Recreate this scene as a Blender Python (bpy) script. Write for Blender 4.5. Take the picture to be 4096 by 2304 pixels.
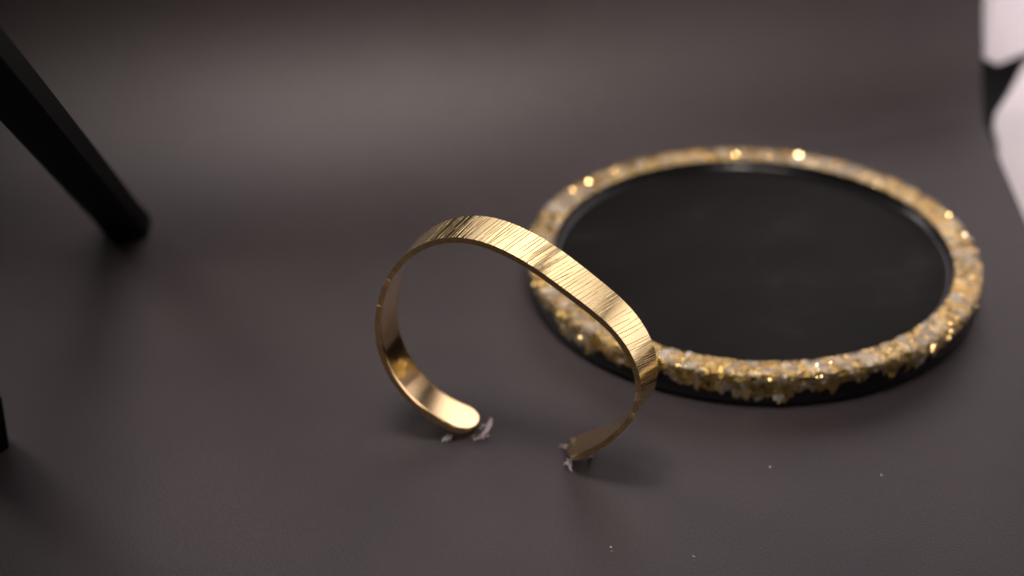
import bpy, math, random
import numpy as np
from mathutils import Vector

sc = bpy.context.scene
for o in list(bpy.data.objects):
    bpy.data.objects.remove(o)

# ------------------------------------------------------------------ camera
CAM_H, PITCH = 0.274792, 0.542667
cam_d = bpy.data.cameras.new("camera")
cam = bpy.data.objects.new("camera", cam_d)
sc.collection.objects.link(cam)
sc.camera = cam
cam.location = (0, 0, CAM_H)
cam.rotation_euler = (math.pi / 2 - PITCH, 0, 0)
cam_d.sensor_width = 36
cam_d.lens = 74.7
cam_d.clip_start = 0.01
cam_d.clip_end = 20
cam_d.dof.use_dof = True
cam_d.dof.focus_distance = 0.443
cam_d.dof.aperture_fstop = 7.6
cam_d.dof.aperture_blades = 0

# ------------------------------------------------------------------ world, lamps, exposure
w = bpy.data.worlds.new("World")
sc.world = w
w.use_nodes = True
w.node_tree.nodes["Background"].inputs[0].default_value = (0.9, 0.85, 0.9, 1)
w.node_tree.nodes["Background"].inputs[1].default_value = 0.045


def area(name, loc, target, size, power, col, size_y=None, spread=180):
    d = bpy.data.lights.new(name, 'AREA')
    d.energy = power
    d.color = col
    d.size = size
    d.shape = 'DISK' if size_y is None else 'RECTANGLE'
    if size_y:
        d.size_y = size_y
    d.spread = math.radians(spread)
    o = bpy.data.objects.new(name, d)
    sc.collection.objects.link(o)
    o.location = loc
    o.rotation_euler = (Vector(target) - Vector(loc)).to_track_quat('-Z', 'Y').to_euler()
    return o


WARM, PINK, GLOW = (1.0, 0.92, 0.87), (1.0, 0.91, 0.93), (1.0, 0.86, 0.79)
area("side_lamp", (-0.45, 0.75, 0.30), (0.10, 0.42, 0.0), 0.18, 0.10, WARM, spread=45)
area("overhead_lamp", (0.10, 0.40, 0.50), (0.0, 0.50, 0.0), 0.14, 0.055, WARM, spread=110)
area("front_lamp", (0.00, 0.30, 0.60), (0.0, 0.36, 0.0), 0.22, 0.088, PINK, spread=40)
area("front_left_lamp", (-0.10, 0.35, 0.50), (-0.055, 0.38, 0.0), 0.15, 0.085, PINK, spread=34)
area("backdrop_lamp", (-0.05, 0.15, 0.45), (-0.05, 0.55, 0.01), 0.075, 0.050, GLOW, spread=36)
area("backdrop_lamp", (0.10, 0.15, 0.45), (0.04, 0.55, 0.01), 0.075, 0.048, GLOW, spread=36)
area("backdrop_lamp", (0.10, 0.25, 0.45), (0.04, 0.55, 0.01), 0.075, 0.040, GLOW, spread=36)
area("board_fill", (0.08, 0.32, 0.36), (0.10, 0.64, 0.14), 0.08, 0.25, PINK, spread=44)  # three added fill lights that brighten the boards mirrored in the cuff
area("board_fill", (0.16, 0.36, 0.34), (0.255, 0.67, 0.08), 0.08, 0.225, PINK, spread=52)
area("board_fill", (0.17, 0.50, 0.36), (0.39, 0.60, 0.06), 0.08, 0.26, PINK, spread=60)

sc.view_settings.view_transform = 'Standard'
sc.view_settings.look = 'None'
sc.view_settings.exposure = 0.0
sc.view_settings.gamma = 1.0
sc.render.engine = 'CYCLES'

rnd = random.Random(7)
rng = np.random.default_rng(11)


# ------------------------------------------------------------------ helpers
def link(o, parent=None):
    sc.collection.objects.link(o)
    if parent is not None:
        o.parent = parent
    return o


def tag(o, label=None, cat=None, group=None, kind=None):
    if label: o["label"] = label
    if cat: o["category"] = cat
    if group: o["group"] = group
    if kind: o["kind"] = kind
    return o


def mesh_obj(name, verts, faces, mats, parent=None, smooth=False, midx=None, sharp=None, loc=None):
    me = bpy.data.meshes.new(name)
    me.from_pydata([tuple(v) for v in verts], [], [tuple(f) for f in faces])
    for m in (mats if isinstance(mats, (list, tuple)) else [mats]):
        me.materials.append(m)
    if midx is not None:
        me.polygons.foreach_set("material_index", np.asarray(midx, dtype=np.int32))
    if smooth:
        me.shade_smooth()
        if sharp is not None:
            me.set_sharp_from_angle(angle=sharp)
    me.update()
    o = bpy.data.objects.new(name, me)
    if loc is not None:
        o.location = loc
    return link(o, parent)


def empty(name, loc):
    o = bpy.data.objects.new(name, None)
    o.location = loc
    o.empty_display_size = 0.01
    return link(o)


def new_mat(name):
    m = bpy.data.materials.new(name)
    m.use_nodes = True
    return m, m.node_tree, m.node_tree.nodes["Principled BSDF"]


def pset(b, **kw):
    names = dict(color="Base Color", rough="Roughness", metal="Metallic", spec="Specular IOR Level", coat="Coat Weight",
                 coatr="Coat Roughness", trans="Transmission Weight", ior="IOR", alpha="Alpha", sheen="Sheen Weight",
                 sheenr="Sheen Roughness", sub="Subsurface Weight")
    for k_, v in kw.items():
        s = b.inputs[names[k_]]
        s.default_value = (*v, 1) if k_ == "color" else v


def noise(nt, scale, detail=3, rough=.6, coord="Object", dist=0, mapscale=None):
    tc = nt.nodes.new("ShaderNodeTexCoord")
    n = nt.nodes.new("ShaderNodeTexNoise")
    n.inputs["Scale"].default_value = scale
    n.inputs["Detail"].default_value = detail
    n.inputs["Roughness"].default_value = rough
    n.inputs["Distortion"].default_value = dist
    if mapscale:
        mp = nt.nodes.new("ShaderNodeMapping")
        mp.inputs["Scale"].default_value = mapscale
        nt.links.new(tc.outputs[coord], mp.inputs[0])
        nt.links.new(mp.outputs[0], n.inputs["Vector"])
    else:
        nt.links.new(tc.outputs[coord], n.inputs["Vector"])
    return n


def ramp(nt, src, stops):
    r = nt.nodes.new("ShaderNodeValToRGB")
    e = r.color_ramp.elements
    while len(e) < len(stops):
        e.new(0.5)
    for i, (p, c) in enumerate(stops):
        e[i].position = p
        e[i].color = (*c, 1) if len(c) == 3 else c
    nt.links.new(src, r.inputs[0])
    return r


def bump(nt, b, src, strength, dist, normal=None):
    bp = nt.nodes.new("ShaderNodeBump")
    bp.inputs["Strength"].default_value = strength
    bp.inputs["Distance"].default_value = dist
    nt.links.new(src, bp.inputs["Height"])
    if normal is not None:
        nt.links.new(normal, bp.inputs["Normal"])
    nt.links.new(bp.outputs[0], b.inputs["Normal"])
    return bp


# ------------------------------------------------------------------ materials
paper, nt, b = new_mat("dark_paper")
pset(b, rough=0.46, spec=0.5)
n1 = noise(nt, 1900, 3, .8)
r1 = ramp(nt, n1.outputs[0], [(0.30, (0.0190, 0.0150, 0.0154)), (0.56, (0.0345, 0.0272, 0.0278)), (0.78, (0.072, 0.060, 0.0605))])
n2 = noise(nt, 22, 4, .6)
r2 = ramp(nt, n2.outputs[0], [(0.3, (0.84, 0.85, 0.87)), (0.7, (1.10, 1.06, 1.05))])
mx = nt.nodes.new("ShaderNodeMix"); mx.data_type = 'RGBA'; mx.blend_type = 'MULTIPLY'; mx.inputs[0].default_value = 1
nt.links.new(r1.outputs[0], mx.inputs[6]); nt.links.new(r2.outputs[0], mx.inputs[7])
nt.links.new(mx.outputs[2], b.inputs["Base Color"])
n3 = noise(nt, 900, 3, .75, mapscale=(1, 2.2, 1))
bp1 = bump(nt, b, n3.outputs[0], .55, .00022)
bump(nt, b, n1.outputs[0], .6, .00014, normal=bp1.outputs[0])

table, nt, b = new_mat("dark_table_top")
pset(b, color=(0.003, 0.003, 0.0032), rough=0.7, spec=.1)
n1 = noise(nt, 300, 3)
bump(nt, b, n1.outputs[0], .2, .0002)

board, nt, b = new_mat("white_board")
pset(b, rough=0.7, spec=.3)
n1 = noise(nt, 9, 4)
r1 = ramp(nt, n1.outputs[0], [(0.3, (0.73, 0.69, 0.705)), (0.7, (0.81, 0.77, 0.785))])
nt.links.new(r1.outputs[0], b.inputs["Base Color"])

gold, nt, b = new_mat("engraved_gold")
pset(b, color=(1.0, 0.81, 0.39), metal=1, rough=0.2)
n1 = noise(nt, 900, 3)
r1 = ramp(nt, n1.outputs[0], [(0.35, (0.08,) * 3), (0.75, (0.17,) * 3)])
nt.links.new(r1.outputs[0], b.inputs["Roughness"])

groove, nt, b = new_mat("brown_groove")  # darker brown gold for the faces inside the cuts
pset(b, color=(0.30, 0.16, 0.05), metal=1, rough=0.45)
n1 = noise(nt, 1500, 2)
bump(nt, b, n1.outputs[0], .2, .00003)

gold_in, nt, b = new_mat("polished_gold")
pset(b, color=(1.0, 0.75, 0.39), metal=1, rough=0.10)
n1 = noise(nt, 120, 2)
bump(nt, b, n1.outputs[0], .05, .0002)

gold_edge, nt, b = new_mat("cut_gold_edge")
pset(b, color=(0.62, 0.42, 0.20), metal=1, rough=0.42)
n1 = noise(nt, 2500, 3)
r1 = ramp(nt, n1.outputs[0], [(0.3, (0.40, 0.25, 0.11)), (0.7, (0.72, 0.50, 0.26))])
nt.links.new(r1.outputs[0], b.inputs["Base Color"])
bump(nt, b, n1.outputs[0], .4, .0001)

slate, nt, b = new_mat("black_resin_disc")
pset(b, rough=0.38, spec=0.03)
n1 = noise(nt, 38, 5, .65, mapscale=(1, 1.5, 1))
r1 = ramp(nt, n1.outputs[0], [(0.35, (0.0035, 0.0032, 0.0028)), (0.58, (0.0060, 0.0055, 0.0050)), (0.76, (0.016, 0.0152, 0.0156))])
nt.links.new(r1.outputs[0], b.inputs["Base Color"])
n2 = noise(nt, 210, 4, .7)
bump(nt, b, n2.outputs[0], .12, .0004)

side, nt, b = new_mat("black_resin_side")
pset(b, color=(0.004, 0.004, 0.0038), rough=0.32, spec=.35)
n2 = noise(nt, 160, 4, .7)
bump(nt, b, n2.outputs[0], .3, .0006)

lipm, nt, b = new_mat("clear_resin_lip")
pset(b, color=(0.006, 0.0055, 0.006), rough=0.2, spec=.4)
n2 = noise(nt, 120, 3, .6)
bump(nt, b, n2.outputs[0], .25, .0008)

bed, nt, b = new_mat("gold_bed")
n1 = noise(nt, 650, 4, .65)
r1 = ramp(nt, n1.outputs[0], [(0.36, (0.05, 0.03, 0.008)), (0.5, (0.45, 0.31, 0.09)), (0.66, (0.32, 0.25, 0.14)), (0.8, (0.50, 0.40, 0.20))])
nt.links.new(r1.outputs[0], b.inputs["Base Color"])
pset(b, rough=.30, metal=.9, coat=.4, coatr=.06)
bump(nt, b, n1.outputs[0], .9, .0008)

FL = []
for nm, col, ro, me_, co in (("gold_foil", (0.74, 0.49, 0.13), .20, 1.0, .6), ("bright_gold_foil", (1.0, 0.76, 0.32), .11, 1.0, .6),
                             ("champagne_foil", (0.54, 0.45, 0.29), .30, .8, .7), ("tan_foil", (0.28, 0.225, 0.155), .35, .3, .8),
                             ("pearl_shell", (0.52, 0.48, 0.38), .25, .1, .8)):
    m, nt, b = new_mat(nm)
    pset(b, color=col, rough=ro, metal=me_, coat=.4, coatr=.05)
    n1 = noise(nt, 420, 2, .5)
    bp1 = bump(nt, b, n1.outputs[0], .9, .0016)
    n2 = noise(nt, 1700, 3)
    bump(nt, b, n2.outputs[0], .5, .00025, normal=bp1.outputs[0])
    FL.append(m)

chip, nt, b = new_mat("gold_glint_chip")  # for the glint chips added to the rim
pset(b, color=(1.0, 0.72, 0.32), metal=1, rough=.22)
n1 = noise(nt, 900, 2)
bump(nt, b, n1.outputs[0], .1, .0001)
chip_pale, nt, b = new_mat("pale_glint_chip")
pset(b, color=(0.95, 0.86, 0.66), metal=1, rough=.22)
n1 = noise(nt, 900, 2)
bump(nt, b, n1.outputs[0], .1, .0001)

black_metal, nt, b = new_mat("black_stand_plastic")
pset(b, color=(0.0012, 0.0012, 0.0011), rough=.6, spec=.06)
n1 = noise(nt, 400, 2)
bump(nt, b, n1.outputs[0], .1, .0002)
rubber, nt, b = new_mat("black_rubber")
pset(b, color=(0.0025, 0.0025, 0.0025), rough=.8, spec=.1)
n1 = noise(nt, 500, 2)
bump(nt, b, n1.outputs[0], .2, .0003)

film, nt, b = new_mat("clear_tape_film")
pset(b, color=(0.88, 0.80, 0.78), rough=.30, trans=.25, ior=1.3, spec=.6, alpha=.5)
n1 = noise(nt, 700, 3)
bump(nt, b, n1.outputs[0], .5, .0004)

fleck, nt, b = new_mat("white_fleck")
pset(b, color=(0.55, 0.50, 0.46), rough=.6)
n1 = noise(nt, 2000, 2)
bump(nt, b, n1.outputs[0], .3, .0001)
crumb, nt, b = new_mat("gold_crumb")
pset(b, color=(1.0, 0.62, 0.30), rough=.25, metal=.7)
n1 = noise(nt, 2000, 2)
bump(nt, b, n1.outputs[0], .5, .0001)

# ------------------------------------------------------------------ setting: table, paper sweep
tv = [(-1.2, -0.8, -.0045), (1.2, -0.8, -.0045), (1.2, 1.3, -.0045), (-1.2, 1.3, -.0045)]
tag(mesh_obj("table_top", tv, [(0, 1, 2, 3)], table), "dark table top under the paper", kind="structure")


def cove_start(x):
    return 0.470 + 0.447 * 0.03 * math.log(1 + math.exp((x + 0.042) / 0.03)) - .0015


def bend_r(x):
    return 0.060 - 0.022 * min(1, max(0, (x + .04) / .177))


def paper_pt(x, d):
    """d = arc length measured from the start of the bend (negative on the flat floor)."""
    amax = math.radians(80)
    BEND_R = bend_r(x)
    wav = 0.0014 * math.sin(x * 21 + 1) + 0.0010 * math.sin(x * 47)
    if d <= 0:
        return (x, cove_start(x) + d, 0.0)
    a = min(d / BEND_R, amax)
    y = BEND_R * math.sin(a)
    z = BEND_R * (1 - math.cos(a))
    e = d - BEND_R * amax
    if e > 0:
        y += e * math.cos(amax)
        z += e * math.sin(amax)
    k_ = min(1, d / .04)
    return (x, cove_start(x) + y + wav * k_, z + wav * k_)


_cut = {}


def top_len(x):
    """the sheet is cut level, a little above the height where it is last seen"""
    key = round(x, 5)
    if key not in _cut:
        cp, sp = math.cos(PITCH), math.sin(PITCH)
        d = 0.02
        while d < .2:
            _, y, z = paper_pt(x, d)
            v = 1152 - 8500 * (sp * y + cp * (z - CAM_H)) / (cp * y - sp * (z - CAM_H))
            if v < -42 - 40 * max(0, min(1, (.06 - x) / .05)) - 120 * max(0, min(1, -x / .1)):
                break
            d += .0005
        _cut[key] = d
    return _cut[key]


xs = np.concatenate([np.linspace(-0.55, -0.25, 8)[:-1], np.linspace(-0.25, 0.1368, 60)])
ds = np.concatenate([[-0.95, -.6, -.3, -.1, -.02], np.linspace(0, 1, 34)])
V, Fc = [], []
for d in ds:
    for x in xs:
        xe = x + max(0, x - .09) / .0468 * (-.0010 if d <= 0 else -.0010 + .0038 * min(1, d * 1.6))
        p_ = paper_pt(x, d if d < 0 else d * top_len(x))
        V.append((xe, p_[1], p_[2]))
nx = len(xs)
nb = len(V)
for (x, y, z) in list(V):
    V.append((x, y, z - 0.0006))
for i in range(len(ds) - 1):
    for j in range(nx - 1):
        a = i * nx + j
        Fc.append((a, a + 1, a + nx + 1, a + nx))
        Fc.append((nb + a, nb + a + nx, nb + a + nx + 1, nb + a + 1))
    a = i * nx + nx - 1
    Fc.append((a, nb + a, nb + a + nx, a + nx))
    a = i * nx
    Fc.append((a, a + nx, nb + a + nx, nb + a))
for j in range(nx - 1):
    a = (len(ds) - 1) * nx + j
    Fc.append((a, a + 1, nb + a + 1, nb + a))
tag(mesh_obj("paper_backdrop", V, Fc, paper, smooth=True, sharp=math.radians(50)),
    "dark grey paper sweep that curves up behind the jewellery", kind="structure")


# ------------------------------------------------------------------ white boards at the right
def slab(name, poly, z0, z1, mat, parent=None, bev=0.0008):
    n = len(poly)
    P = np.array(poly, float)
    c = P.mean(0)
    V = []
    rings = [(1.0, z0), (1.0, z1 - bev), (None, z1)]
    for s, z in rings:
        for p in P:
            q = p if s else p + (c - p) / np.linalg.norm(c - p) * bev
            V.append((q[0], q[1], z))
    F = [tuple(range(n))[::-1], tuple(range(2 * n, 3 * n))]
    for k_ in range(2):
        for i in range(n):
            j = (i + 1) % n
            F.append((k_ * n + i, k_ * n + j, (k_ + 1) * n + j, (k_ + 1) * n + i))
    return mesh_obj(name, V, F, mat, parent)


lower = slab("white_card", [(0.120, 0.30), (0.50, 0.30), (0.50, 0.66), (0.1650, 0.6059), (0.1565, 0.5922), (0.1480, 0.5725), (0.1413, 0.5587), (0.1391, 0.5506), (0.1385, 0.5411), (0.131, 0.50)],
             -0.0043, -0.0022, board)
tag(lower, "white card lying flat beside the right edge of the dark paper", "card")


def upright(name, p0, p1, z0, z1, th, mat):
    a, b_ = np.array(p0), np.array(p1)
    d = (b_ - a) / np.linalg.norm(b_ - a)
    nrm = np.array([-d[1], d[0]])
    V = []
    for off in (0, th):
        for (p, z) in ((a, z0 + .004), (a + d * .006, z0), (b_, z0), (b_, z1), (a, z1)):
            q = p + nrm * off
            V.append((q[0], q[1], z))
    F = [(0, 1, 2, 3, 4), (9, 8, 7, 6, 5)]
    for i in range(5):
        j = (i + 1) % 5
        F.append((i, i + 5, j + 5, j))
    return mesh_obj(name, V, F, mat)


rear_reflector = upright("white_board", (-0.030, 0.640), (0.166, 0.640), -0.004, 0.24, 0.004, board)  # unseen reflector, added to give the cuff a bright reflection
tag(rear_reflector, "unseen white upright board added behind the dark paper as a bright face for the bracelet to mirror", "board")
bk2 = upright("white_board", (0.1425, 0.583), (0.36, 0.760), 0.0, 0.24, 0.004, board)
tag(bk2, "white upright board at the top right corner, past the edge of the paper", "board")

side_reflector = upright("white_board", (0.345, 0.735), (0.44, 0.30), -0.002, 0.20, 0.004, board)  # added out of view to carry the reflection around the cuff's right bend
tag(side_reflector, "unseen white upright board added at the far right side of the table to brighten the bracelet reflection", "board")

# ------------------------------------------------------------------ engraved open cuff
Q = [-0.004371, 0.340492, 0.047921, 0.334356, -0.252848, 0.165249, 3.640001, 5.647659, 6.241394, 4.855834, 6.928949, 7.621243, 3.321275, 0.569948, 6.676441, 10.313376, 4.115713, -1.37121, -0.171317, 1.260947, 0.177348, 0.061114, -0.478002, 0.134812, 0.103378, 0.395552, 0.051296, -0.006339, 0.246714]
SC = 1.12755
WID = 0.0104 * SC
THK = 0.0012 * SC


def cuff_curve(n=900):
    K = 12
    s = np.linspace(0, 1, n)
    P0 = np.array(Q[:3]); yaw, tilt, ph0 = Q[3:6]; kk = np.array(Q[6:6 + K])
    a1, a2, n0, n1_, n2_ = Q[6 + K:11 + K]; L = Q[11 + K]; t0, t1, t2, n3_, n4_ = Q[12 + K:17 + K]
    ax = np.array([math.sin(yaw) * math.cos(tilt), math.cos(yaw) * math.cos(tilt), math.sin(tilt)])
    e1 = np.array([math.cos(yaw), -math.sin(yaw), 0.]); e2 = np.cross(e1, ax)
    t = s * (K - 1); i = np.minimum(t.astype(int), K - 2); w_ = t - i; w_ = (1 - np.cos(np.pi * w_)) / 2
    kap = kk[i] * (1 - w_) + kk[i + 1] * w_
    ph = np.concatenate([[0], np.cumsum((kap[1:] + kap[:-1]) / 2 * np.diff(s))]); ph = ph - ph[n // 2] + ph0
    T = e1 * np.cos(ph)[:, None] - e2 * np.sin(ph)[:, None]
    P = np.concatenate([[[0, 0, 0]], np.cumsum((T[1:] + T[:-1]) / 2 * L / (n - 1), axis=0)]); P = P - P[n // 2] + P0
    nn = e1 * np.sin(ph)[:, None] + e2 * np.cos(ph)[:, None]
    u = (2 * s - 1)[:, None]
    P = P + ax * (a1 * u + a2 * u * u) * .01
    Te = np.gradient(P, axis=0); Te /= np.linalg.norm(Te, axis=1)[:, None]
    g = ax + nn * (n0 + n1_ * u + n2_ * u * u + n3_ * u ** 3 + n4_ * np.exp(-((u + 1) / .35) ** 2))
    g = g - Te * (g * Te).sum(1)[:, None]; g /= np.linalg.norm(g, axis=1)[:, None]
    g = g + Te * (t0 + t1 * u + t2 * u * u); g /= np.linalg.norm(g, axis=1)[:, None]
    n3 = np.cross(g, Te); n3 /= np.linalg.norm(n3, axis=1)[:, None]; n3 *= np.sign((n3 * nn).sum(1))[:, None]
    return P * SC, g, n3, L * SC


cP, cG, cN, cL = cuff_curve()


def build_cuff():
    NS, M = 7600, 13
    s = np.linspace(0, 1, NS)
    R = WID / 2
    RL = R * .72
    # denser rows towards the rounded ends
    e = 0.5 * (1 - np.cos(np.linspace(0, np.pi / 2, 26))) * 2
    endf = RL / cL
    s = np.concatenate([e[:-1] * endf, np.linspace(endf, 1 - endf, NS), 1 - e[::-1][1:] * endf])
    s[0] = 1e-4; s[-1] = 1 - 1e-4
    NS = len(s)
    g0 = np.linspace(0, 1, len(cP))

    def itp(A):
        return np.stack([np.interp(s, g0, A[:, k_]) for k_ in range(3)], -1)
    P, G, Nn = itp(cP), itp(cG), itp(cN)
    dist = np.minimum(s, 1 - s) * cL
    half = np.where(dist < RL, R * np.sqrt(np.maximum(1 - ((RL - dist) / RL) ** 2, 1e-4)), R)
    wn = np.linspace(-1, 1, M)
    wn = np.sin(wn * np.pi / 2 * .92) / np.sin(np.pi / 2 * .92)
    wv = R + half[:, None] * wn[None, :]             # distance across the strip from near edge
    sl = (s * cL)[:, None] + 0 * wv                   # arc length in metres
    # engraved relief: irregular V cuts across the band
    h = np.zeros_like(wv)
    gr = np.zeros_like(wv)
    x = 0.006
    env0, env1 = 0.010, cL - 0.0235
    x = env0
    while x < env1:
        crown = math.exp(-((x - cL * .40) / .016) ** 2)
        bend = 1 / (1 + math.exp(-(x / cL - .735) / .012))
        gap = (rng.uniform(.00058, .00110)) * (1 - .35 * crown) * (1 - .42 * bend)
        if rng.random() < .06:
            gap += .0011
        x += gap
        slant = rng.normal(0.0, .022)
        w0 = rng.uniform(.00006, .00010) * (1 + .9 * crown)
        dep = rng.uniform(.45, 1.0) * .000055 * (1 + 1.0 * crown + .5 * bend)
        ph1, ph2 = rng.uniform(0, 6.28, 2)
        am = rng.uniform(.00001, .00005)
        cen = x + slant * (wv - R) + am * np.sin(wv / WID * rng.uniform(4, 9) + ph1) + .000015 * np.sin(wv / WID * 31 + ph2)
        lo, hi = -1, 2
        if rng.random() < .38:
            if rng.random() < .5: lo = rng.uniform(.1, .6)
            else: hi = rng.uniform(.4, .9)
        wr = wv / WID
        fade = 1 / (1 + np.exp(-(wr - lo) / .05)) * 1 / (1 + np.exp((wr - hi) / .05))
        i0, i1 = np.searchsorted(s * cL, [x - .0012, x + .0012])
        dd = (sl[i0:i1] - cen[i0:i1]) / w0
        prof = np.maximum(0, 1 - np.abs(dd))
        prof = prof * prof * (3 - 2 * prof)
        gr[i0:i1] = np.maximum(gr[i0:i1], prof * fade[i0:i1] * rng.uniform(.5, 1.1))
        h[i0:i1] -= dep * prof * fade[i0:i1] * (.75 + .25 * np.sin(wr[i0:i1] * 14 + ph2))
    # gentle hammered undulation between the cuts
    und = np.zeros_like(wv)
    for k_ in range(26):
        lam = rng.uniform(.0011, .0042)
        und += rng.uniform(.3, 1) * np.sin(2 * np.pi * (sl + rng.normal(0, .03) * wv) / lam + rng.uniform(0, 6.28)) * lam
    cr = np.exp(-((s * cL - cL * .40) / .020) ** 2)[:, None] + .22 * np.exp(-((s * cL - cL * .83) / .012) ** 2)[:, None]
    mask = (1 / (1 + np.exp(-(s * cL - env0) / .0006)) / (1 + np.exp((s * cL - env1) / .0006)))[:, None]
    h += und * (.00004 + .0038 * cr) * mask
    nick = rng.normal(0, .00001, NS)
    out = P[:, None, :] + G[:, None, :] * wv[:, :, None] + Nn[:, None, :] * h[:, :, None]
    out[:, 0] += G * nick[:, None]
    inn = P[:, None, :] + G[:, None, :] * wv[:, :, None] - Nn[:, None, :] * THK
    # slightly eased inner rims
    inn[:, 0] += Nn * THK * .08
    inn[:, -1] += Nn * THK * .08
    loop = np.concatenate([out, inn[:, ::-1]], axis=1)    # NS x 2M x 3
    m2 = 2 * M
    V = loop.reshape(-1, 3)
    F, mi = [], []
    for i in range(NS - 1):
        a = i * m2
        for j in range(m2):
            jn = (j + 1) % m2
            F.append((a + j, a + jn, a + m2 + jn, a + m2 + j))
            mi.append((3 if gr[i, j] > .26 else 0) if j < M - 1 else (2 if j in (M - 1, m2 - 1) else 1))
    F.append(tuple(range(m2))[::-1]); mi.append(2)
    F.append(tuple(range((NS - 1) * m2, NS * m2))); mi.append(2)
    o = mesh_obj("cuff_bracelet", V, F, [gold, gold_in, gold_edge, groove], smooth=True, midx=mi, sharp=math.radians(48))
    return o


cuff = build_cuff()
tag(cuff, "open gold cuff bracelet with engraved cross lines, standing upright on its two ends", "bracelet")

# ------------------------------------------------------------------ round black tray with gold leaf rim
TX, TY, TR, TH_, TRI = 0.05996, 0.45817, 0.05636, 0.00918, 0.04938
tray = empty("round_tray", (TX, TY, 0))
tag(tray, "round black resin tray with a gold leaf covered rim, lying behind the bracelet", "tray")


def lathe(name, prof, mat, parent, n=160, wob=0.0, midx=None):
    V, F, mi = [], [], []
    for i in range(n):
        a = 2 * math.pi * i / n
        k_ = 1 + wob * (math.sin(3 * a + 1) + .6 * math.sin(7 * a))
        for (r, z) in prof:
            V.append((r * k_ * math.cos(a), r * k_ * math.sin(a), z))
    m = len(prof)
    for i in range(n):
        j = (i + 1) % n
        for q in range(m - 1):
            F.append((i * m + q, j * m + q, j * m + q + 1, i * m + q + 1))
    o = mesh_obj(name, V, F, mat, parent, smooth=True, sharp=math.radians(50))
    return o


# body: closed profile from bottom centre to rim top
lathe("tray_body", [(0.0005, 0.0002), (TR - .0022, .0002), (TR - .0010, .0007), (TR - .0004, .0018), (TR - .0003, TH_ - .0014),
                    (TR - .0008, TH_ - .0007), (TR - .0014, TH_ - .0004), (TRI + .0004, TH_ - .0004), (TRI, TH_ - .0007),
                    (TRI - .0001, TH_ - .0026), (0.0005, TH_ - .0027)], side, tray, wob=.0006)
lathe("tray_floor", [(0.0004, TH_ - .0024), (TRI - .0006, TH_ - .0024)], slate, tray)
FI = 0.0011
lathe("resin_lip", [(TRI - .0001 - FI * (1 - math.sin(t_)), TH_ - .0005 - .0019 * math.cos(t_) ** 1.0 * 1.0) for t_ in
                    [math.pi / 2 * q_ / 7 for q_ in range(8)]][::1], lipm, tray)


def drop(a):
    """how far down the outer wall the leaf reaches, m (a ragged edge)."""
    return .0030 + .0011 * math.sin(3 * a + .6) + .0010 * math.sin(8 * a + 2.1) + .0007 * math.sin(19 * a) + .0006 * math.sin(41 * a + 1)


def flake_geom(a, sec, size, seed):
    """a crumpled leaf piece laid on the rim; sec 0..1 top (inner to outer), 1..2 down the outer wall"""
    r_ = random.Random(seed)
    dr = drop(a)
    if sec <= 1:
        r = TRI + .0006 + (TR - TRI - .0010) * sec
        z = TH_ - .00022 + r_.uniform(0, .00012)
        nrm = np.array([r_.gauss(0, .035) + (sec - .5) * .20, r_.gauss(0, .035), 1.0])
    else:
        q = sec - 1
        r = TR - .0003
        z = TH_ - .0004 - q * dr
        nrm = np.array([1.0, r_.gauss(0, .06), r_.gauss(.02, .07) + .45 * (1 - q) ** 2])
    nrm /= np.linalg.norm(nrm)
    ca, sa = math.cos(a), math.sin(a)
    base = np.array([r * ca, r * sa, z])
    Rm = np.array([[ca, -sa, 0], [sa, ca, 0], [0, 0, 1]])
    N3 = Rm @ nrm
    t = np.cross(N3, [0, 0, 1.0]) if abs(N3[2]) < .9 else np.cross(N3, [ca, sa, 0])
    t /= np.linalg.norm(t)
    u = np.cross(N3, t)
    n = r_.choice((4, 5, 5, 6, 7))
    cr = .05 if sec <= 1 else .16
    if sec <= 1:
        room = min(sec, 1 - sec) * (TR - TRI - .0010) + .0008
        size = min(size, room * 1.3)
    rot = r_.uniform(0, 6.28)
    el = r_.uniform(.55, 1.25)
    top = []
    for i in range(n):
        an = rot + 2 * math.pi * (i + r_.uniform(-.25, .25)) / n
        rr = size * r_.uniform(.6, 1.1)
        top.append(t * rr * math.cos(an) * el + u * rr * math.sin(an) / el + N3 * r_.uniform(-.20, .24) * size * cr)
    c = N3 * size * r_.uniform(.05, .30) * cr + (t * r_.uniform(-.3, .3) + u * r_.uniform(-.3, .3)) * size
    th = N3 * .00012
    V = [c] + top + [c - th] + [p - th for p in top]
    F = []
    for i in range(n):
        j = (i + 1) % n
        F.append((0, 1 + i, 1 + j))
        F.append((n + 1, n + 2 + j, n + 2 + i))
        F.append((1 + i, n + 2 + i, n + 2 + j, 1 + j))
    # everything was cast inside the mould of the rim: keep it within the ring
    W = []
    for p in V:
        q = base + p
        rr = math.hypot(q[0], q[1])
        r2 = min(max(rr, TRI + .0003), TR + .00004)
        W.append(np.array([q[0] * r2 / rr, q[1] * r2 / rr, min(q[2], TH_ + .00004)]) - base)
    return base, W, F


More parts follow.
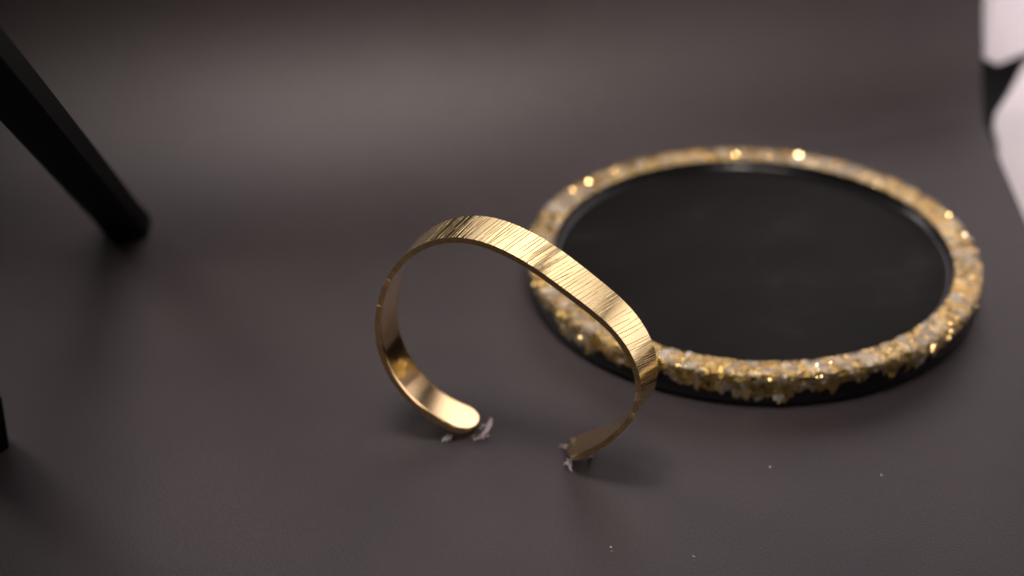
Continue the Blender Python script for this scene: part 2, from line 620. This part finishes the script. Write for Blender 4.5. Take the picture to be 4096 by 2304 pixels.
# uneven gold bed under the leaf: rim top and the upper part of the outer wall
bv, bf = [], []
NB = 420
for i in range(NB):
    a = 2 * math.pi * i / NB
    dr = drop(a) * .92
    jit = .00018 * math.sin(a * 57) + .00012 * math.sin(a * 131 + 2)
    for (r, z) in ((TRI + .0003 + jit * .6, TH_ - .00052), (TRI + .0005, TH_ - .00030), ((TRI + TR) / 2, TH_ - .00020 + jit * .5),
                   (TR - .0010, TH_ - .00028), (TR - .0002, TH_ - .0009), (TR - .00012 + jit, TH_ - .0009 - dr * .5),
                   (TR - .00018, TH_ - .0009 - dr)):
        bv.append((r * math.cos(a), r * math.sin(a), z))
for i in range(NB):
    j = (i + 1) % NB
    for q in range(6):
        bf.append((i * 7 + q, i * 7 + q + 1, j * 7 + q + 1, j * 7 + q))
mesh_obj("gold_bed", bv, bf, bed, tray, smooth=True)

leaf_V, leaf_F, leaf_m = [], [], []


def pick_mat(r):
    u = r.random()
    return 0 if u < .46 else 1 if u < .63 else 2 if u < .80 else 3 if u < .93 else 4


specs = []
fr = random.Random(5)
NFL = 2100
for i in range(NFL):
    a = fr.uniform(0, 2 * math.pi)
    front = -math.sin(a)                          # 1 = nearest to the camera
    sec = fr.uniform(0, 1) if fr.random() < .52 else fr.uniform(1, 2)
    size = fr.choice((.0007, .0011, .0015, .0020, .0025)) * fr.uniform(.8, 1.2)
    if sec > 1.6 and fr.random() < .5:
        size *= .7
    specs.append((front + size * 350 - (0.4 if (sec > 1 and front < 0) else 0), a, sec, size, i))
specs.sort(reverse=True)
mesh_cache = []
for rank, (_, a, sec, size, sd) in enumerate(specs):
    base, V, F = flake_geom(a, sec, size, sd)
    m = pick_mat(random.Random(sd * 3 + 1))
    if rank < 252:
        mesh_obj("gold_flake", V, F, FL[m], tray, loc=tuple(base))
    else:
        o_ = len(leaf_V)
        leaf_V.extend([tuple(base + v) for v in V])
        leaf_F.extend([tuple(o_ + q for q in f) for f in F])
        leaf_m.extend([m] * len(F))
# small glint chips added on the rim, each angled to mirror a lamp into the camera
gr_ = random.Random(23)
LAMPS = [np.array(v) for v in ((-0.05, 0.15, 0.45), (0.10, 0.15, 0.45), (0.10, 0.25, 0.45), (0.10, 0.40, 0.50))]
for i in range(46):
    a = gr_.uniform(0, 2 * math.pi) if i > 20 else gr_.uniform(math.pi * 1.02, math.pi * 1.98)
    if i == 5:
        a = 1.245                    # the largest added glint chip, at the far right of the rim
    far_side = math.sin(a) > 0
    r = gr_.uniform(TRI + .0008, TR - .0006) if (far_side or gr_.random() < .5) else TR + .0001
    z = TH_ + .0001 if r < TR else TH_ - gr_.uniform(.0003, .0028)
    pos = np.array([r * math.cos(a), r * math.sin(a), z])
    wp = pos + np.array([TX, TY, 0])
    l = gr_.choice(LAMPS) - wp
    c = np.array([0, 0, CAM_H]) - wp
    nrm = l / np.linalg.norm(l) + c / np.linalg.norm(c) + np.array([gr_.gauss(0, .05) for _ in range(3)])
    nrm /= np.linalg.norm(nrm)
    t = np.cross(nrm, [1.0, 0, 0]); t /= np.linalg.norm(t); u = np.cross(nrm, t)
    sz = gr_.choice((.00012, .00016, .00020, .00028)) * (1.5 if far_side else 1)
    if i == 5:
        sz = .0007
    n = gr_.choice((4, 5, 6))
    top = [(t * math.cos(2 * math.pi * q / n) * gr_.uniform(.7, 1.1) + u * math.sin(2 * math.pi * q / n) * gr_.uniform(.7, 1.1)) * sz
           for q in range(n)]
    V = [np.zeros(3)] + top + [-nrm * .0001] + [p - nrm * .0001 for p in top]
    F = []
    for q in range(n):
        j = (q + 1) % n
        F += [(0, 1 + q, 1 + j), (n + 1, n + 2 + j, n + 2 + q), (1 + q, n + 2 + q, n + 2 + j, 1 + j)]
    mesh_obj("gold_flake", V, F, chip if gr_.random() < .75 else chip_pale, tray, loc=tuple(pos))
tag(mesh_obj("gold_leaf", leaf_V, leaf_F, FL, tray, midx=leaf_m), kind="stuff")

# ------------------------------------------------------------------ small black stand at the left
APEX = np.array([-0.1040, 0.3339, 0.140])
stand = empty("tripod_stand", (APEX[0], APEX[1], 0))
tag(stand, "black tripod stand with slanted flat legs at the left edge of the paper", "stand")


def bar(name, p0, p1, w0, w1, t0, t1, mat, parent, org, side_dir):
    p0, p1 = np.array(p0, float), np.array(p1, float)
    ax = (p1 - p0); L = np.linalg.norm(ax); ax /= L
    sd = np.array(side_dir, float); sd -= ax * (sd @ ax); sd /= np.linalg.norm(sd)
    up = np.cross(ax, sd)
    V, F = [], []
    n = 16
    rows = [(0, .94), (.015, 1), (.25, 1), (.5, 1), (.75, 1), (.985, 1), (1, .99)]
    for (t, k_) in rows:
        c = p0 + ax * L * t - org
        wd, td = (w0 + (w1 - w0) * t) / 2 * k_, (t0 + (t1 - t0) * t) / 2 * k_
        for i in range(n):
            an = 2 * math.pi * (i + .5) / n
            cx, cy = math.cos(an), math.sin(an)
            q = (abs(cx) ** 9 + abs(cy) ** 9) ** (-1 / 9)
            V.append(c + sd * wd * cx * q + up * td * cy * q)
    for r in range(len(rows) - 1):
        for i in range(n):
            j = (i + 1) % n
            F.append((r * n + i, r * n + j, (r + 1) * n + j, (r + 1) * n + i))
    F.append(tuple(range(n))[::-1]); F.append(tuple(range((len(rows) - 1) * n, len(rows) * n)))
    return mesh_obj(name, V, F, mat, parent, smooth=True, sharp=math.radians(35))


org = np.array([APEX[0], APEX[1], 0.0])
for foot, w1 in (((-0.1003, 0.4850, 0.0008), .0115), ((-0.1181, 0.3875, 0.0012), .0115), ((-0.245, 0.335, 0.003), .0115)):
    f = np.array(foot)
    tip = f + (APEX - f) / np.linalg.norm(APEX - f) * .012
    sdir = np.cross(APEX - f, [0, 0, 1.0])
    leg = bar("leg", APEX, tip, .0118, .0112, .0085, .0075, black_metal, stand, org, sdir)
    bar("rubber_foot", tip, f, .0116, .0114, .0080, .0078, rubber, leg, org, sdir)
lathe("hub", [(0.0004, APEX[2] - .012), (.012, APEX[2] - .012), (.0135, APEX[2] - .009), (.0135, APEX[2] + .006), (.010, APEX[2] + .010),
              (.0065, APEX[2] + .012), (.0065, APEX[2] + .060), (.0004, APEX[2] + .0605)], black_metal, stand, n=32)


# ------------------------------------------------------------------ scraps of clear tape under the two ends of the cuff
def scrap(parent, org, pts, seed, lift=0.0):
    """ragged little strip following pts (x, y, z, half width)"""
    r_ = random.Random(seed)
    pts = [np.array(p, float) for p in pts]
    V, F = [], []
    for i, p in enumerate(pts):
        a = pts[max(i - 1, 0)][:3]; b_ = pts[min(i + 1, len(pts) - 1)][:3]
        d = b_ - a; d /= np.linalg.norm(d) + 1e-9
        n = np.cross(d, [0, 0, 1.0]); n /= np.linalg.norm(n) + 1e-9
        hw = p[3]
        for k_ in (-1, -.35, .3, 1):
            V.append(p[:3] - org + n * hw * k_ * r_.uniform(.75, 1.25) + np.array([0, 0, r_.uniform(-.25, .35) * hw * .8 + (1 - abs(k_)) * hw * .3]))
    m = len(V)
    for q in range(m):
        V.append(V[q] - np.array([0, 0, .00012]))
    for i in range(len(pts) - 1):
        for k_ in range(3):
            a = i * 4 + k_
            F.append((a, a + 1, a + 5, a + 4))
            F.append((m + a, m + a + 4, m + a + 5, m + a + 1))
        for k_ in (0, 3):
            a = i * 4 + k_
            F.append((a, a + 4, m + a + 4, m + a) if k_ == 0 else (a, m + a, m + a + 4, a + 4))
    F.append((0, m, m + 1, 1)); F.append((1, m + 1, m + 2, 2)); F.append((2, m + 2, m + 3, 3))
    e_ = (len(pts) - 1) * 4
    for k_ in range(3):
        F.append((e_ + k_, e_ + k_ + 1, m + e_ + k_ + 1, m + e_ + k_))
    return mesh_obj("shred", V, F, film, parent)


def gp(u, v, z=0.0):
    """place on the table plane for a position measured in the photograph"""
    cp, sp = math.cos(PITCH), math.sin(PITCH)
    fx, fy = (u - 2048) / 8500.0, (1152 - v) / 8500.0
    d = np.array([fx, cp + sp * fy, -sp + cp * fy])
    t = (z - CAM_H) / d[2]
    return np.array([0, 0, CAM_H]) + d * t


def tape(name, label, blobs, shreds, seed):
    o0 = gp(*blobs[0][:2])
    o0[2] = 0
    root = empty(name, tuple(o0))
    tag(root, label, "tape", group="clear tape scraps under the bracelet ends")
    for bi, lst in enumerate(shreds):
        pts = []
        for (u, v, z, hw) in lst:
            p = gp(u, v, z)
            pts.append((p[0], p[1], p[2], hw))
        scrap(root, o0, pts, seed + bi)
    return root


def wisps(c, spread, n, length, seed, lean=(0, 0), z0=0.0002, z1=0.002):
    """thin torn strands fanning out of a spot (image measures turned into table places by gp)"""
    r_ = random.Random(seed)
    out = []
    for _ in range(n):
        u, v = c[0] + r_.uniform(-1, 1) * spread[0], c[1] + r_.uniform(-1, 1) * spread[1]
        a = r_.uniform(0, 6.28)
        L = length * r_.uniform(.4, 1.1)
        k1 = r_.uniform(-.9, .9)
        lst = []
        for q in range(4):
            t_ = q / 3
            lst.append((u + (math.cos(a + k1 * t_) * L + lean[0]) * t_, v + (math.sin(a + k1 * t_) * L * .6 + lean[1]) * t_,
                        z0 + (z1 - z0) * r_.random() * t_ + .0001, r_.uniform(.00005, .00019) * (1.1 - .8 * t_)))
        out.append(lst)
    return out


tape("tape_scrap", "crumpled clear tape scrap under the left rounded end of the cuff", [(1900, 1720)],
     [[(1925, 1742, .0002, .0003), (1945, 1722, .0005, .0005), (1958, 1700, .0008, .0005), (1966, 1676, .0012, .0002)]]
     + wisps((1940, 1722), (16, 26), 26, 20, 1) + wisps((1960, 1685), (8, 14), 12, 12, 5) + wisps((1912, 1748), (22, 7), 14, 14, 2)
     + wisps((1800, 1740), (12, 7), 12, 18, 3, lean=(-14, 14)), 3)
tape("tape_scrap", "torn clear tape scrap with a curled tail under the right end of the cuff", [(2300, 1830)],
     [[(2290, 1830, .0006, .0004), (2281, 1844, .0006, .0003), (2282, 1860, .0004, .0003), (2279, 1872, .0003, .0002), (2288, 1884, .0002, .0001)]]
     + wisps((2270, 1787), (10, 7), 18, 16, 11, lean=(-10, -2)) + wisps((2296, 1757), (15, 8), 16, 10, 12, z0=.0015, z1=.0035)
     + wisps((2277, 1842), (9, 9), 18, 15, 13, lean=(-4, 10)) + wisps((2362, 1826), (8, 5), 9, 10, 14, z1=.0016), 40)


# ------------------------------------------------------------------ crumbs and flecks on the paper
def pebble(name, u, v, sx, sy, sz, mat, label, cat, seed, group=None):
    r_ = random.Random(seed)
    p = gp(u, v)
    V = []
    for (cx, cy, cz) in ((-1, -.8, 0), (.9, -1, 0), (1, .8, 0), (-.7, 1, 0), (-.6, -.4, 1), (.7, -.5, .8), (.5, .5, 1.1), (-.5, .6, .7)):
        V.append((cx * sx / 2 * r_.uniform(.8, 1.2), cy * sy / 2 * r_.uniform(.8, 1.2), .00003 + cz * sz))
    F = [(3, 2, 1, 0), (4, 5, 6, 7), (0, 1, 5, 4), (1, 2, 6, 5), (2, 3, 7, 6), (3, 0, 4, 7)]
    o = mesh_obj(name, V, F, mat, loc=tuple(p))
    tag(o, label, cat, group)
    return o


pebble("paper_fleck", 2443, 2189, .00050, .00040, .00015, fleck, "pale cream fleck just behind the orange gold crumb on the paper", "fleck", 1)
pebble("gold_crumb", 2447, 2205, .00048, .00050, .00018, crumb, "orange gold crumb on the dark paper near the bottom edge", "crumb", 2)
fp = gp(2776, 2226)
# bent white fleck: an L of two small bars
V, F = [], []
for (x0, y0, x1, y1) in ((-.00028, .00022, -.00004, -.00022), (-.00004, -.00022, .00026, -.00006)):
    o_ = len(V)
    d = np.array([x1 - x0, y1 - y0]); d /= np.linalg.norm(d); n_ = np.array([-d[1], d[0]]) * .00007
    for z in (.00002, .00014):
        for (px_, py_) in ((x0 - n_[0], y0 - n_[1]), (x1 - n_[0], y1 - n_[1]), (x1 + n_[0], y1 + n_[1]), (x0 + n_[0], y0 + n_[1])):
            V.append((px_, py_, z))
    F += [tuple(o_ + q for q in f) for f in ((3, 2, 1, 0), (4, 5, 6, 7), (0, 1, 5, 4), (1, 2, 6, 5), (2, 3, 7, 6), (3, 0, 4, 7))]
tag(mesh_obj("paper_fleck", V, F, fleck, loc=tuple(fp)), "bent white fleck on the paper, right of the orange crumb", "fleck")
pebble("paper_fleck", 3080, 1868, .0004, .0005, .0001, fleck, "faint white speck on the paper in front of the tray", "fleck", 5)
pebble("paper_fleck", 3526, 1900, .0004, .0006, .0001, fleck, "faint white speck on the paper, rightmost and below the tray", "fleck", 6)
